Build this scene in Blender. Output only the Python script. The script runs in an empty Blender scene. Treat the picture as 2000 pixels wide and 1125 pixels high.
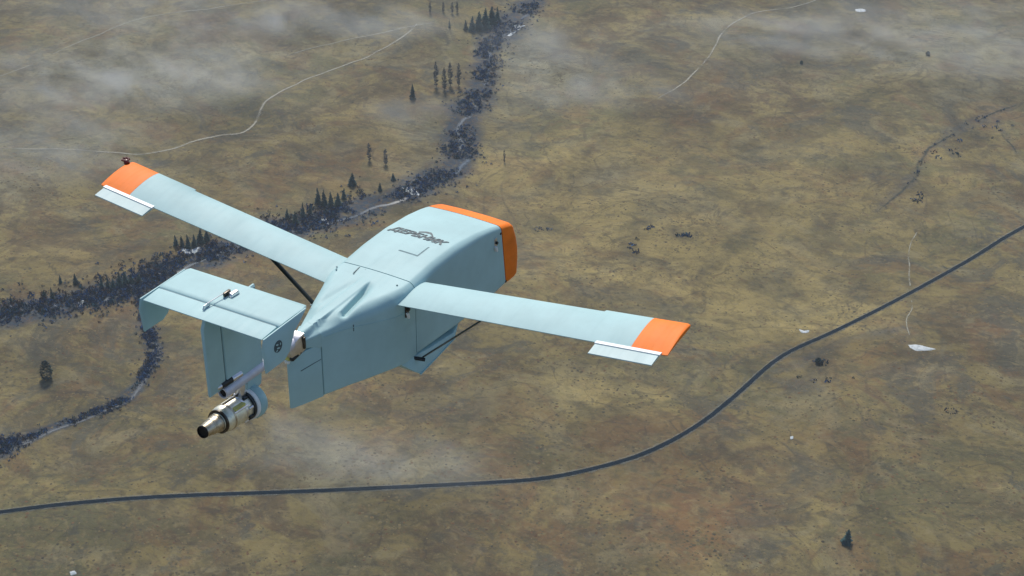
import bpy, bmesh, math, random
import numpy as np
from mathutils import Matrix, Vector, noise as mnoise

random.seed(7)
rng = np.random.default_rng(7)
sc = bpy.context.scene
COL = sc.collection
R = math.radians

# ------------------------------------------------------------------ camera
ALT = 300.0                                   # height of the drone above the steppe (m)
YAW, EL, ROLL = 0.5136, 0.5314, 0.0091
FW = np.array([-math.sin(YAW)*math.cos(EL), math.cos(YAW)*math.cos(EL), -math.sin(EL)])
_r = np.array([math.cos(YAW), math.sin(YAW), 0.0]); _u = np.cross(_r, FW)
RT = math.cos(ROLL)*_r + math.sin(ROLL)*_u
UP = -math.sin(ROLL)*_r + math.cos(ROLL)*_u
CAM = np.array([2.9497, -4.2313, 2.9574 + ALT])
cd = bpy.data.cameras.new('camera'); cd.sensor_width = 36; cd.lens = 57.61
cd.clip_start = 0.05; cd.clip_end = 30000
cam = bpy.data.objects.new('camera', cd); COL.objects.link(cam)
cam.matrix_world = Matrix(((RT[0], UP[0], -FW[0], CAM[0]), (RT[1], UP[1], -FW[1], CAM[1]),
                           (RT[2], UP[2], -FW[2], CAM[2]), (0, 0, 0, 1)))
sc.camera = cam

# ------------------------------------------------------------------ sky, sun, exposure
SUN_EL, SUN_AZ = R(50), R(-36)                # azimuth from +Y towards +X
w = bpy.data.worlds.new('World'); sc.world = w; w.use_nodes = True
nt = w.node_tree; nt.nodes.clear()
sky = nt.nodes.new('ShaderNodeTexSky'); sky.sky_type = 'NISHITA'; sky.sun_disc = False
sky.sun_elevation = SUN_EL; sky.sun_rotation = SUN_AZ
sky.altitude = 600; sky.air_density = 1.0; sky.dust_density = 1.5; sky.ozone_density = 1.0
bg = nt.nodes.new('ShaderNodeBackground'); bg.inputs[1].default_value = 0.062
wo = nt.nodes.new('ShaderNodeOutputWorld')
nt.links.new(sky.outputs[0], bg.inputs[0]); nt.links.new(bg.outputs[0], wo.inputs[0])
sl = bpy.data.lights.new('sun', 'SUN'); sl.energy = 1.9; sl.angle = R(13); sl.color = (1.0, 0.94, 0.84)
so = bpy.data.objects.new('sun', sl); COL.objects.link(so)
sdir = Vector((math.sin(SUN_AZ)*math.cos(SUN_EL), math.cos(SUN_AZ)*math.cos(SUN_EL), math.sin(SUN_EL)))
so.rotation_euler = sdir.to_track_quat('Z', 'Y').to_euler(); so.location = (0, 0, ALT + 60)
sc.view_settings.view_transform = 'Standard'; sc.view_settings.look = 'None'
sc.view_settings.gamma = 1.0; sc.view_settings.use_curve_mapping = False
sc.view_settings.exposure = 1.0
sc.render.engine = 'CYCLES'
sc.cycles.use_denoising = True
sc.cycles.max_bounces = 6; sc.cycles.volume_bounces = 1

# ------------------------------------------------------------------ helpers
def tag(o, label=None, cat=None, group=None, kind=None):
    if label: o['label'] = label
    if cat: o['category'] = cat
    if group: o['group'] = group
    if kind: o['kind'] = kind
    return o

def sharp(me, ang=35):
    me.polygons.foreach_set('use_smooth', [True]*len(me.polygons))
    me.set_sharp_from_angle(angle=R(ang))

def build(name, verts, faces, mat, parent=None, smooth=35, recalc=True):
    me = bpy.data.meshes.new(name)
    me.from_pydata([tuple(map(float, v)) for v in verts], [], faces)
    if recalc:
        bm = bmesh.new(); bm.from_mesh(me)
        bmesh.ops.recalc_face_normals(bm, faces=bm.faces[:]); bm.to_mesh(me); bm.free()
    if mat is not None: me.materials.append(mat)
    if smooth: sharp(me, smooth)
    me.update()
    o = bpy.data.objects.new(name, me); COL.objects.link(o)
    if parent is not None: o.parent = parent
    return o

class MB:
    """collects solids, all in the drone's frame, for one part"""
    def __init__(s): s.v = []; s.f = []
    def add(s, v, f):
        n = len(s.v); s.v += [tuple(p) for p in v]; s.f += [tuple(i+n for i in q) for q in f]; return s
    def rings(s, rings, cap0=True, cap1=True):
        m = len(rings[0]); v = [p for r in rings for p in r]; f = []
        for i in range(len(rings)-1):
            for j in range(m):
                k = (j+1) % m
                f.append((i*m+j, i*m+k, (i+1)*m+k, (i+1)*m+j))
        if cap0: f.append(tuple(range(m-1, -1, -1)))
        if cap1: f.append(tuple((len(rings)-1)*m+j for j in range(m)))
        return s.add(v, f)
    def box(s, c, d, rot=None, taper=1.0):
        M = rot or Matrix.Identity(3)
        v = []
        for z in (-1, 1):
            k = 1.0 if z < 0 else taper
            for x, y in ((-1, -1), (1, -1), (1, 1), (-1, 1)):
                p = M @ Vector((x*d[0]/2*k, y*d[1]/2*k, z*d[2]/2)); v.append((c[0]+p.x, c[1]+p.y, c[2]+p.z))
        return s.add(v, [(3, 2, 1, 0), (4, 5, 6, 7), (0, 1, 5, 4), (1, 2, 6, 5), (2, 3, 7, 6), (3, 0, 4, 7)])
    def tube(s, prof, a, b, n=28, cap0=True, cap1=True):
        """prof: list of (distance from a along a->b, radius)"""
        a = Vector(a); d = (Vector(b)-a).normalized(); q = d.to_track_quat('Z', 'Y')
        rg = []
        for t, r in prof:
            rg.append([tuple(a + d*t + q @ Vector((r*math.cos(2*math.pi*k/n), r*math.sin(2*math.pi*k/n), 0))) for k in range(n)])
        return s.rings(rg, cap0, cap1)
    def prism_x(s, poly, x0, x1, inset=0.0):
        """poly in (y,z), extruded from x0 to x1"""
        n = len(poly)
        cy = sum(p[0] for p in poly)/n; cz = sum(p[1] for p in poly)/n
        return s.rings([[(x0, y, z) for y, z in poly], [(x1, y, z) for y, z in poly]])
    def out(s, name, mat, parent, smooth=35, dz=0.0, bevel=0.0):
        o = build(name, [(x, y, z+dz) for x, y, z in s.v], s.f, mat, parent, smooth)
        if bevel:
            bm = bmesh.new(); bm.from_mesh(o.data)
            e = [e for e in bm.edges if e.is_manifold and e.calc_face_angle(0) > R(30)]
            bmesh.ops.bevel(bm, geom=e, offset=bevel, segments=2, affect='EDGES', profile=0.6)
            bm.to_mesh(o.data); bm.free(); sharp(o.data, smooth or 35)
        return o

# ------------------------------------------------------------------ materials
def mat_new(name):
    m = bpy.data.materials.new(name); m.use_nodes = True
    n = m.node_tree.nodes; l = m.node_tree.links
    return m, n, l, n['Principled BSDF']

def N(n, t, **kw):
    o = n.new(t)
    for k, v in kw.items(): setattr(o, k, v)
    return o

def noise_node(n, l, vec, scale, detail=5, rough=0.6, dist=0.0):
    o = n.new('ShaderNodeTexNoise'); o.inputs['Scale'].default_value = scale
    o.inputs['Detail'].default_value = detail; o.inputs['Roughness'].default_value = rough
    o.inputs['Distortion'].default_value = dist
    l.new(vec, o.inputs['Vector']); return o

def mixc(n, l, fac, a, b, mode='MIX'):
    o = n.new('ShaderNodeMix'); o.data_type = 'RGBA'; o.blend_type = mode
    for s, v in ((0, fac), (6, a), (7, b)):
        if isinstance(v, (int, float)): o.inputs[s].default_value = v
        elif isinstance(v, tuple): o.inputs[s].default_value = (*v, 1)
        else: l.new(v, o.inputs[s])
    return o.outputs[2]

def ramp(n, l, fac, lo, hi):
    o = n.new('ShaderNodeMapRange'); o.inputs[1].default_value = lo; o.inputs[2].default_value = hi
    o.interpolation_type = 'SMOOTHSTEP'
    l.new(fac, o.inputs[0]); return o.outputs[0]

def math_n(n, l, op, a, b):
    o = n.new('ShaderNodeMath'); o.operation = op
    for i, v in enumerate((a, b)):
        if isinstance(v, (int, float)): o.inputs[i].default_value = v
        else: l.new(v, o.inputs[i])
    return o.outputs[0]

def paint(name, col, rough=0.42, coat=0.25, var=0.06, dirt=0.12):
    m, n, l, b = mat_new(name)
    tc = n.new('ShaderNodeTexCoord')
    a = noise_node(n, l, tc.outputs['Object'], 7, 4).outputs[0]
    mp = n.new('ShaderNodeMapping'); mp.inputs['Scale'].default_value = (60, 4, 25); l.new(tc.outputs['Object'], mp.inputs[0])
    st = noise_node(n, l, mp.outputs[0], 1.0, 4, 0.65).outputs[0]
    c = mixc(n, l, ramp(n, l, a, 0.3, 0.7), tuple(x*(1-var) for x in col), tuple(min(1, x*(1+var)) for x in col))
    c = mixc(n, l, math_n(n, l, 'MULTIPLY', ramp(n, l, st, 0.52, 0.78), dirt), c, tuple(x*0.55 for x in col))
    l.new(c, b.inputs['Base Color'])
    rr = n.new('ShaderNodeMapRange'); rr.inputs[3].default_value = rough-0.06; rr.inputs[4].default_value = rough+0.12
    l.new(st, rr.inputs[0]); l.new(rr.outputs[0], b.inputs['Roughness'])
    b.inputs['Specular IOR Level'].default_value = 0.35; b.inputs['Coat Weight'].default_value = coat; b.inputs['Coat Roughness'].default_value = 0.25
    bp = n.new('ShaderNodeBump'); bp.inputs['Strength'].default_value = 0.05; bp.inputs['Distance'].default_value = 0.004
    l.new(a, bp.inputs['Height']); l.new(bp.outputs[0], b.inputs['Normal'])
    return m

def plain(name, col, rough=0.5, metal=0.0, var=0.15, scale=30):
    m, n, l, b = mat_new(name)
    tc = n.new('ShaderNodeTexCoord')
    a = noise_node(n, l, tc.outputs['Object'], scale, 4).outputs[0]
    l.new(mixc(n, l, ramp(n, l, a, 0.3, 0.7), tuple(x*(1-var) for x in col), tuple(min(1, x*(1+var)) for x in col)), b.inputs['Base Color'])
    b.inputs['Roughness'].default_value = rough; b.inputs['Metallic'].default_value = metal
    return m

M_PAINT = paint('pale_blue_green_paint', (0.372, 0.560, 0.580), 0.55, 0.0, 0.05, 0.07)
M_ORANGE = paint('signal_orange_paint', (0.92, 0.20, 0.008), 0.58, 0.0, 0.10, 0.22)
M_PALE = paint('pale_grey_paint', (0.46, 0.60, 0.61), 0.5, 0.0)
M_WHITE = plain('white_plastic', (0.80, 0.82, 0.82), 0.45, 0, 0.05)
M_SEAM = plain('seam_shadow_grey', (0.10, 0.14, 0.15), 0.8); M_GAP = plain('hatch_gap_grey', (0.20, 0.29, 0.31), 0.7)
M_LETTER = plain('grey_lettering', (0.06, 0.095, 0.11), 0.6, 0, 0.2, 60)
M_BLACK = plain('black_carbon', (0.012, 0.016, 0.018), 0.4)
M_STEEL = plain('bright_steel', (0.72, 0.72, 0.74), 0.28, 1.0, 0.1)
M_GOLD = plain('heat_tinted_steel', (0.84, 0.82, 0.68), 0.45, 0.85, 0.15, 40)
M_BRONZE = plain('heat_browned_steel', (0.56, 0.49, 0.38), 0.40, 1.0, 0.3, 50)
M_DARKM = plain('dark_steel', (0.10, 0.09, 0.08), 0.4, 1.0, 0.3)
M_SOOT = plain('sooty_steel', (0.02, 0.016, 0.014), 0.7, 0.4)
M_LILAC = plain('grey_lilac_tube', (0.62, 0.62, 0.68), 0.45, 0.3, 0.08)
M_RED = plain('dark_red_lamp', (0.12, 0.015, 0.01), 0.3)
M_YELLOW = plain('yellow_sealant', (0.55, 0.52, 0.16), 0.6)

# ------------------------------------------------------------------ terrain height and picture-to-ground helper
def vnoise(x, y, s, seed):
    """smooth value noise, vectorised"""
    x = np.asarray(x, float)/s; y = np.asarray(y, float)/s
    xi = np.floor(x).astype(int); yi = np.floor(y).astype(int); fx = x-xi; fy = y-yi
    fx = fx*fx*fx*(fx*(fx*6-15)+10); fy = fy*fy*fy*(fy*(fy*6-15)+10)
    def h(a, b):
        k = (a*374761393 + b*668265263 + seed*974634777) & 0x7fffffff
        k = ((k ^ (k >> 13))*1274126177) & 0x7fffffff
        return ((k ^ (k >> 16)) & 0xffff)/65535.0
    return (h(xi, yi)*(1-fx)+h(xi+1, yi)*fx)*(1-fy) + (h(xi, yi+1)*(1-fx)+h(xi+1, yi+1)*fx)*fy

def height(x, y):
    return 7.0*(vnoise(x, y, 170, 1)-.5) + 2.6*(vnoise(x, y, 55, 2)-.5) + 0.9*(vnoise(x, y, 19, 3)-.5)

def ground_at(px, py):
    """point of the terrain behind a point of the photograph (2000 x 1125)"""
    px = np.asarray(px, float); py = np.asarray(py, float)
    d = FW[None] + RT[None]*((px-1000)/3200.6)[..., None].reshape(-1, 1) - UP[None]*((py-562.5)/3200.6)[..., None].reshape(-1, 1)
    z = np.zeros(len(d))
    for _ in range(6):
        t = (z-CAM[2])/d[:, 2]; p = CAM[None]+d*t[:, None]; z = height(p[:, 0], p[:, 1])
    p[:, 2] = z
    return p
def G(px, py): return ground_at(np.array([px]), np.array([py]))[0]
def to_px(P):
    d = P-CAM[None]; z = d@FW
    return 1000+3200.6*(d@RT)/z, 562.5-3200.6*(d@UP)/z, z

def smooth_line(pts, n=12):
    """Catmull-Rom through rows of numbers"""
    P = np.array(pts, float); P = np.vstack([2*P[0]-P[1], P, 2*P[-1]-P[-2]]); out = []
    for i in range(1, len(P)-2):
        for t in np.linspace(0, 1, n, endpoint=False):
            a, b, c, d = P[i-1], P[i], P[i+1], P[i+2]
            out.append(.5*((2*b)+(c-a)*t+(2*a-5*b+4*c-d)*t*t+(3*b-a-3*c+d)*t**3))
    out.append(P[-2]); return np.array(out)

# lines traced along the ground: x, y, width in picture pixels
BROOK = [(1075,-40,34),(1045,5,42),(1000,45,55),(960,80,58),(945,115,60),(948,150,66),(925,200,62),(893,245,62),(905,285,80),(895,322,58),(850,348,48),(790,378,54),(720,400,52),(650,425,48),(585,442,46),(520,455,50),(450,480,50),(390,505,46),(310,540,52),(215,575,52),(110,598,46),(0,618,44),(-60,628,40)]
BROOK2 = [(268,560,20),(280,610,24),(290,650,26),(302,690,30),(270,750,24),(235,785,18),(170,812,16),(100,835,18),(40,858,32),(-10,880,50),(-50,900,50)]
GULLY = [(1985,205,8),(1940,222,14),(1890,242,14),(1840,275,16),(1805,300,20),(1790,340,20),(1750,375,16),(1715,410,10)]
GULLY2 = [(1945,232,8),(1960,255,10),(1978,285,14),(1990,300,8)]
GULLY3 = [(1500,728,10),(1570,705,16),(1650,665,12),(1770,640,8)]
GULLY4 = [(1500,738,14),(1560,755,22),(1610,760,16)]

def seg_dist(px, py, line):
    """distance to a traced line over the local half width (1 at the edge)"""
    L = smooth_line(line, 6); best = np.full(px.shape, 1e9)
    for a, b in zip(L[:-1], L[1:]):
        dx, dy = b[0]-a[0], b[1]-a[1]; q = dx*dx+dy*dy+1e-9
        t = np.clip(((px-a[0])*dx+(py-a[1])*dy)/q, 0, 1)
        d = np.hypot(px-a[0]-t*dx, py-a[1]-t*dy)/np.maximum((a[2]+(b[2]-a[2])*t)/2, 1)
        best = np.minimum(best, d)
    return best

# ------------------------------------------------------------------ ground sheet
ctr = G(1000, 480)
def axis(c):
    a = np.arange(-420, 421, 2.0)
    far = []; s, p = 3.0, 420.0
    while p < 7000: p += s; s *= 1.25; far.append(p)
    far = np.array(far); return np.concatenate([c-far[::-1], c+a, c+far])
ax, ay = axis(ctr[0]), axis(ctr[1])
GX, GY = np.meshgrid(ax, ay); gx, gy = GX.ravel(), GY.ravel(); gz = height(gx, gy)
nx, ny = len(ax), len(ay)
ii = (np.arange(ny-1)[:, None]*nx + np.arange(nx-1)[None]).ravel()
quads = np.stack([ii, ii+1, ii+1+nx, ii+nx], 1)
gm = bpy.data.meshes.new('ground')
gm.vertices.add(nx*ny); gm.vertices.foreach_set('co', np.stack([gx, gy, gz], 1).ravel())
gm.loops.add(quads.size); gm.loops.foreach_set('vertex_index', quads.ravel())
gm.polygons.add(len(quads)); gm.polygons.foreach_set('loop_start', np.arange(len(quads))*4)
gm.polygons.foreach_set('use_smooth', np.ones(len(quads), bool))
gm.update(); gm.validate()
# soil and plant cover masks; pale paints mist wisps into the ground colour
near = (np.abs(gx-ctr[0]) < 430) & (np.abs(gy-ctr[1]) < 430)
mx, my, mz = to_px(np.stack([gx, gy, gz], 1)); mx[~near] = -9e3; my[~near] = -9e3
wob = (vnoise(gx, gy, 14, 11)-.5)*2; wob2 = (vnoise(gx, gy, 6, 12)-.5)*2; wob3 = (vnoise(gx, gy, 40, 13)-.5)*2
def blobs(L):
    o = np.zeros_like(gx)
    for x, y, rx, ry, s in L:
        o += s*np.exp(-(((mx-x+wob3*40+wob*14)/rx)**2 + ((my-y+wob*14+wob2*6)/ry)**2))
    return np.clip(o, 0, 1)
straw = blobs([(1130,330,190,90,.8),(1260,470,260,90,.9),(1620,610,200,60,.8),(1420,560,200,70,.8),(1150,770,150,60,.6),(1560,330,180,70,.55),(1750,390,160,60,.4),(1500,640,120,50,.6),(130,510,140,40,.5),(720,240,90,60,.4),(1650,960,120,60,.4),(380,700,80,50,.35),(1240,780,90,50,.5)])
rust = blobs([(1300,920,200,90,.8),(1700,850,160,60,.45),(1380,1010,120,60,.6),(500,370,120,40,.5),(700,330,80,60,.6),(230,605,90,20,.8),(900,440,100,40,.6),(1340,250,60,60,.55),(720,760,90,30,.6),(820,850,140,50,.5),(180,510,120,30,.3),(330,255,80,30,.35),(1690,700,120,50,.5),(1400,150,90,40,.3),(1000,1040,200,60,.45),(1330,1060,80,50,.7),(600,410,90,20,.4),(440,770,90,50,.3),(430,500,90,30,.8),(330,520,90,26,.6),(60,565,90,16,.5),(520,530,60,30,.6)])
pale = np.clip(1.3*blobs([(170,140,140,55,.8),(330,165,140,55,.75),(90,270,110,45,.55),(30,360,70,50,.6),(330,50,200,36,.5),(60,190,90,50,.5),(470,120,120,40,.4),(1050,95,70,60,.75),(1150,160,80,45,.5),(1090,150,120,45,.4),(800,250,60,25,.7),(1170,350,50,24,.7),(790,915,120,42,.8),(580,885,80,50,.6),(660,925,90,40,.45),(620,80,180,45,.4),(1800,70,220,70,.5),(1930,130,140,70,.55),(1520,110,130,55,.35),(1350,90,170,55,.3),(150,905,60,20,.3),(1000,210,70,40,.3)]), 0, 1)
dark = blobs([(860,800,80,30,.7),(1240,480,20,20,.8),(1340,462,25,9,.9),(1265,446,30,7,.7),(1060,448,40,7,.6),(1600,710,24,12,.8),(1595,745,60,20,.5),(90,800,80,30,.2),(1500,840,30,10,.5),(1390,960,60,40,.35),(280,750,60,20,.3),(1450,880,60,30,.3),(150,30,120,25,.3),(560,215,60,20,.35),(400,210,140,12,.35),(1290,230,20,60,.45),(1490,95,50,16,.4),(700,1020,120,40,.25),(200,1030,120,40,.25),(920,770,40,60,.3),(1530,150,50,12,.4),(600,60,90,16,.3),(1440,640,90,20,.25)])
rip = np.zeros_like(gx)
for L, s, e in ((BROOK, 1.0, 0.35), (BROOK2, .95, 0.35), (GULLY, .42, 0.7), (GULLY2, .42, 0.7), (GULLY3, .38, 0.7), (GULLY4, .4, .7)):
    d = seg_dist(mx[near], my[near], L) + wob[near]*e*.7 + wob2[near]*e*.7
    rip[near] = np.maximum(rip[near], s*np.clip((1.25-d)/0.6, 0, 1))
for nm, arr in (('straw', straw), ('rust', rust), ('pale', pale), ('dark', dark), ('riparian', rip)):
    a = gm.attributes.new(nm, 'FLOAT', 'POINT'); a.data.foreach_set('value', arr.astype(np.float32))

def ground_colour(n, l):
    """steppe cover: dry straw, olive turf, rust heath, painted pale mist; shared by the sheet and the tufts on it"""
    ge = n.new('ShaderNodeNewGeometry'); P = ge.outputs['Position']
    def att(k):
        a = n.new('ShaderNodeAttribute'); a.attribute_name = k; return a.outputs['Fac']
    mp = n.new('ShaderNodeMapping'); mp.inputs['Rotation'].default_value = (0, 0, R(-24)); mp.inputs['Scale'].default_value = (0.8, 1.0, 1.0); l.new(P, mp.inputs[0])
    Q = mp.outputs[0]
    n1 = noise_node(n, l, P, 1/70, 6, 0.62, 0.4).outputs[0]
    n2 = noise_node(n, l, Q, 1/20, 8, 0.68, 0.6).outputs[0]
    n3 = noise_node(n, l, Q, 1/7, 7, 0.72, 0.4).outputs[0]
    n4 = noise_node(n, l, P, 1/1.8, 5, 0.72).outputs[0]
    n5 = noise_node(n, l, P, 1/30, 8, 0.68, 0.8)
    n6 = noise_node(n, l, Q, 1/4, 6, 0.7, 0.8)
    sx = n.new('ShaderNodeSeparateColor'); l.new(n5.outputs['Color'], sx.inputs[0])
    sy = n.new('ShaderNodeSeparateColor'); l.new(n6.outputs['Color'], sy.inputs[0])
    def mul(a_, k): return math_n(n, l, 'MULTIPLY', a_, k)
    c = mixc(n, l, ramp(n, l, n1, 0.38, 0.62), (0.128, 0.102, 0.058), (0.150, 0.142, 0.074))
    c = mixc(n, l, ramp(n, l, n2, 0.46, 0.57), c, (0.225, 0.190, 0.088))
    c = mixc(n, l, mul(ramp(n, l, sx.outputs[0], 0.52, 0.59), 0.6), c, (0.165, 0.108, 0.060))
    c = mixc(n, l, mul(ramp(n, l, sx.outputs[1], 0.52, 0.59), 0.75), c, (0.092, 0.092, 0.072))
    c = mixc(n, l, mul(ramp(n, l, sx.outputs[2], 0.53, 0.61), 0.6), c, (0.240, 0.215, 0.125))
    s = mul(att('straw'), ramp(n, l, n2, 0.30, 0.58))
    c = mixc(n, l, mul(s, 0.9), c, (0.380, 0.315, 0.140))
    s = mul(att('rust'), ramp(n, l, n3, 0.34, 0.60))
    c = mixc(n, l, mul(s, 0.85), c, (0.190, 0.118, 0.060))
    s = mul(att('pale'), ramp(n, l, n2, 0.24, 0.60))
    c = mixc(n, l, mul(s, 0.55), c, (0.300, 0.300, 0.225))  # mist paleness mixed into the soil colour
    s = mul(att('dark'), ramp(n, l, n3, 0.25, 0.55))
    c = mixc(n, l, mul(s, 0.8), c, (0.050, 0.050, 0.048))
    rr = mul(att('riparian'), ramp(n, l, n3, 0.22, 0.46))
    c = mixc(n, l, mul(rr, 0.95), c, mixc(n, l, ramp(n, l, n4, 0.4, 0.6), (0.020, 0.050, 0.095), (0.080, 0.074, 0.078)))
    # shallow drainage lines
    for sc_, wd_, k_ in ((1/38, 0.016, 0.55), (1/90, 0.010, 0.5), (1/17, 0.020, 0.35)):
        rn = noise_node(n, l, P, sc_, 4, 0.55, 0.9).outputs[0]
        dv = math_n(n, l, 'ABSOLUTE', math_n(n, l, 'SUBTRACT', rn, 0.5), 0)
        c = mixc(n, l, mul(mul(ramp(n, l, dv, wd_, wd_*.2), ramp(n, l, n3, 0.36, 0.6)), k_), c, (0.062, 0.058, 0.046))
    # patchy heath, tussocks and bare spots
    c = mixc(n, l, mul(ramp(n, l, n3, 0.50, 0.34), 0.50), c, (0.060, 0.056, 0.044))
    c = mixc(n, l, mul(ramp(n, l, sy.outputs[0], 0.52, 0.66), 0.32), c, (0.070, 0.062, 0.048))
    c = mixc(n, l, mul(ramp(n, l, sy.outputs[1], 0.52, 0.66), 0.38), c, (0.300, 0.250, 0.130))
    c = mixc(n, l, mul(ramp(n, l, sy.outputs[2], 0.54, 0.68), 0.40), c, (0.175, 0.115, 0.066))
    c = mixc(n, l, mul(ramp(n, l, n4, 0.52, 0.66), 0.24), c, (0.060, 0.054, 0.042))
    c = mixc(n, l, mul(ramp(n, l, n4, 0.46, 0.32), 0.20), c, (0.310, 0.265, 0.160))
    hs = n.new('ShaderNodeHueSaturation'); hs.inputs['Hue'].default_value = 0.494; hs.inputs['Saturation'].default_value = 1.08
    wet = noise_node(n, l, P, 1/55, 7, 0.6, 1.0).outputs[0]
    mr = n.new('ShaderNodeMapRange'); mr.inputs[1].default_value = .36; mr.inputs[2].default_value = .64; mr.inputs[3].default_value = .64; mr.inputs[4].default_value = 1.0
    l.new(wet, mr.inputs[0]); l.new(mr.outputs[0], hs.inputs['Value'])
    l.new(c, hs.inputs['Color']); c = hs.outputs[0]
    return c, n3, n4

m, n, l, b = mat_new('steppe_ground'); M_GROUND = m
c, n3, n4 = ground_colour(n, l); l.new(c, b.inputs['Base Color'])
b.inputs['Roughness'].default_value = 0.95; b.inputs['Specular IOR Level'].default_value = 0.15
bp = n.new('ShaderNodeBump'); bp.inputs['Strength'].default_value = 0.6; bp.inputs['Distance'].default_value = 0.8; l.new(n3, bp.inputs['Height'])
bp2 = n.new('ShaderNodeBump'); bp2.inputs['Strength'].default_value = 0.6; bp2.inputs['Distance'].default_value = 0.25; l.new(n4, bp2.inputs['Height'])
l.new(bp.outputs[0], bp2.inputs['Normal']); l.new(bp2.outputs[0], b.inputs['Normal'])
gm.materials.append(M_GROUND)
go = bpy.data.objects.new('ground', gm); COL.objects.link(go)
tag(go, 'brown and straw coloured steppe far below the drone', 'ground', kind='structure')

# ------------------------------------------------------------------ road, tracks, water
def edge_mat(name, col, rough, soft=0.35, metal=0.0, spec=0.3, patch=0.0, col2=None, nscale=0.6):
    """a surface whose rim frays into the ground"""
    m, n, l, b = mat_new(name)
    uv = n.new('ShaderNodeUVMap'); uv.uv_map = 'UVMap'
    sp = n.new('ShaderNodeSeparateXYZ'); l.new(uv.outputs[0], sp.inputs[0])
    ge = n.new('ShaderNodeNewGeometry')
    a = noise_node(n, l, ge.outputs['Position'], nscale, 5, 0.7).outputs[0]
    big = noise_node(n, l, ge.outputs['Position'], 0.06, 4, 0.6).outputs[0]
    e = math_n(n, l, 'ABSOLUTE', math_n(n, l, 'SUBTRACT', math_n(n, l, 'MULTIPLY', sp.outputs[0], 2), 1), 0)
    e = math_n(n, l, 'ADD', e, math_n(n, l, 'MULTIPLY', math_n(n, l, 'SUBTRACT', a, 0.5), soft*2.2))
    al = n.new('ShaderNodeMapRange'); al.inputs[1].default_value = 1.0-soft*0.4; al.inputs[2].default_value = 1.0-soft*1.6
    l.new(e, al.inputs[0]); alpha = al.outputs[0]
    if patch: alpha = math_n(n, l, 'MULTIPLY', alpha, ramp(n, l, big, 0.5-patch, 0.5+patch*0.2))
    l.new(alpha, b.inputs['Alpha'])
    l.new(mixc(n, l, ramp(n, l, a, 0.35, 0.65), col, col2 or tuple(x*1.35 for x in col)), b.inputs['Base Color'])
    b.inputs['Roughness'].default_value = rough; b.inputs['Metallic'].default_value = metal; b.inputs['Specular IOR Level'].default_value = spec
    return m

def ribbon(name, line, mat, z, label, cat, scale=1.0, wob_=0.0, step=1.5):
    """a strip of ground laid along a traced line; third number = width in metres"""
    L = smooth_line(line, 14); P = ground_at(L[:, 0], L[:, 1])[:, :2]
    s = np.concatenate([[0], np.cumsum(np.hypot(*np.diff(P, axis=0).T))]); t = np.arange(0, s[-1], step)
    x, y, wd = np.interp(t, s, P[:, 0]), np.interp(t, s, P[:, 1]), np.interp(t, s, L[:, 2])*scale
    if wob_:
        x = x + (vnoise(t, t*0, 9, 21)-.5)*2*wob_; y = y + (vnoise(t, t*0, 9, 22)-.5)*2*wob_
    dx, dy = np.gradient(x), np.gradient(y); k = np.hypot(dx, dy); nxn, nyn = -dy/k, dx/k
    us = np.linspace(0, 1, 5); v = []; uv = []
    for i in range(len(t)):
        for u in us:
            a = (u-.5)*wd[i]; X, Y = x[i]+nxn[i]*a, y[i]+nyn[i]*a
            v.append((X, Y, 0)); uv.append((u, t[i]))
    v = np.array(v); v[:, 2] = height(v[:, 0], v[:, 1]) + z
    f = [(i*5+j, i*5+j+1, (i+1)*5+j+1, (i+1)*5+j) for i in range(len(t)-1) for j in range(4)]
    o = build(name, v, f, mat, None, 80, recalc=False)
    ul = o.data.uv_layers.new(name='UVMap')
    vi = np.zeros(len(o.data.loops), int); o.data.loops.foreach_get('vertex_index', vi)
    ul.data.foreach_set('uv', np.array(uv)[vi].astype(np.float32).ravel())
    tag(o, label, cat, kind='structure'); return o

M_ROAD = edge_mat('dark_road_tar', (0.003, 0.010, 0.019), 0.8, 0.22, spec=0.05, nscale=0.5)
M_SHOULDER = edge_mat('pale_road_shoulder', (0.20, 0.205, 0.18), 0.95, 0.6, spec=0.1, nscale=0.4)
M_TRACK = edge_mat('pale_wheel_track', (0.31, 0.295, 0.24), 0.95, 0.65, spec=0.1, patch=0.22)
M_FAINT = edge_mat('faint_wheel_track', (0.30, 0.29, 0.23), 0.95, 0.7, spec=0.1, patch=0.14)
M_WATER = edge_mat('brook_water', (0.03, 0.045, 0.06), 0.25, 0.5, spec=0.4, patch=0.05)
M_MUD = edge_mat('grey_brook_bed', (0.105, 0.115, 0.125), 0.8, 0.6, spec=0.3, patch=0.3)
M_GULLY = edge_mat('dark_gully_turf', (0.060, 0.068, 0.060), 0.9, 0.8, spec=0.1, patch=0.10)

ROAD = [(-120,1016,1),(0,1001,1),(120,986,1),(260,974,1),(400,967,1),(600,960,1),(800,951,1),(960,943,1),(1060,935,1),(1150,918,1),(1240,893,1),(1310,862,1),(1370,826,1),(1420,787,1),(1460,752,1),(1500,716,1),(1545,686,1),(1620,652,1),(1690,618,1),(1760,582,1),(1830,544,1),(1900,504,1),(1960,466,1),(2020,432,1),(2120,372,1)]
ribbon('road_shoulder', ROAD, M_SHOULDER, 0.14, 'pale worn verge along both sides of the dark road', 'road', 4.2)
ribbon('road', ROAD, M_ROAD, 0.20, 'narrow dark tarred road curving across the steppe', 'road', 2.05)
TR1 = [(-60,288,1),(60,291,1),(150,293,1),(220,298,1.2),(270,301,1.4),(330,293,1.6),(380,275,1.7),(430,264,1.7),(475,258,1.7),(500,238,1.7),(510,215,1.8),(520,200,1.7),(550,178,1.6),(585,162,1.4),(640,140,1.4),(690,122,1.4),(740,100,1.6),(775,78,1.7),(800,60,1.6),(815,45,1.4)]
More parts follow.
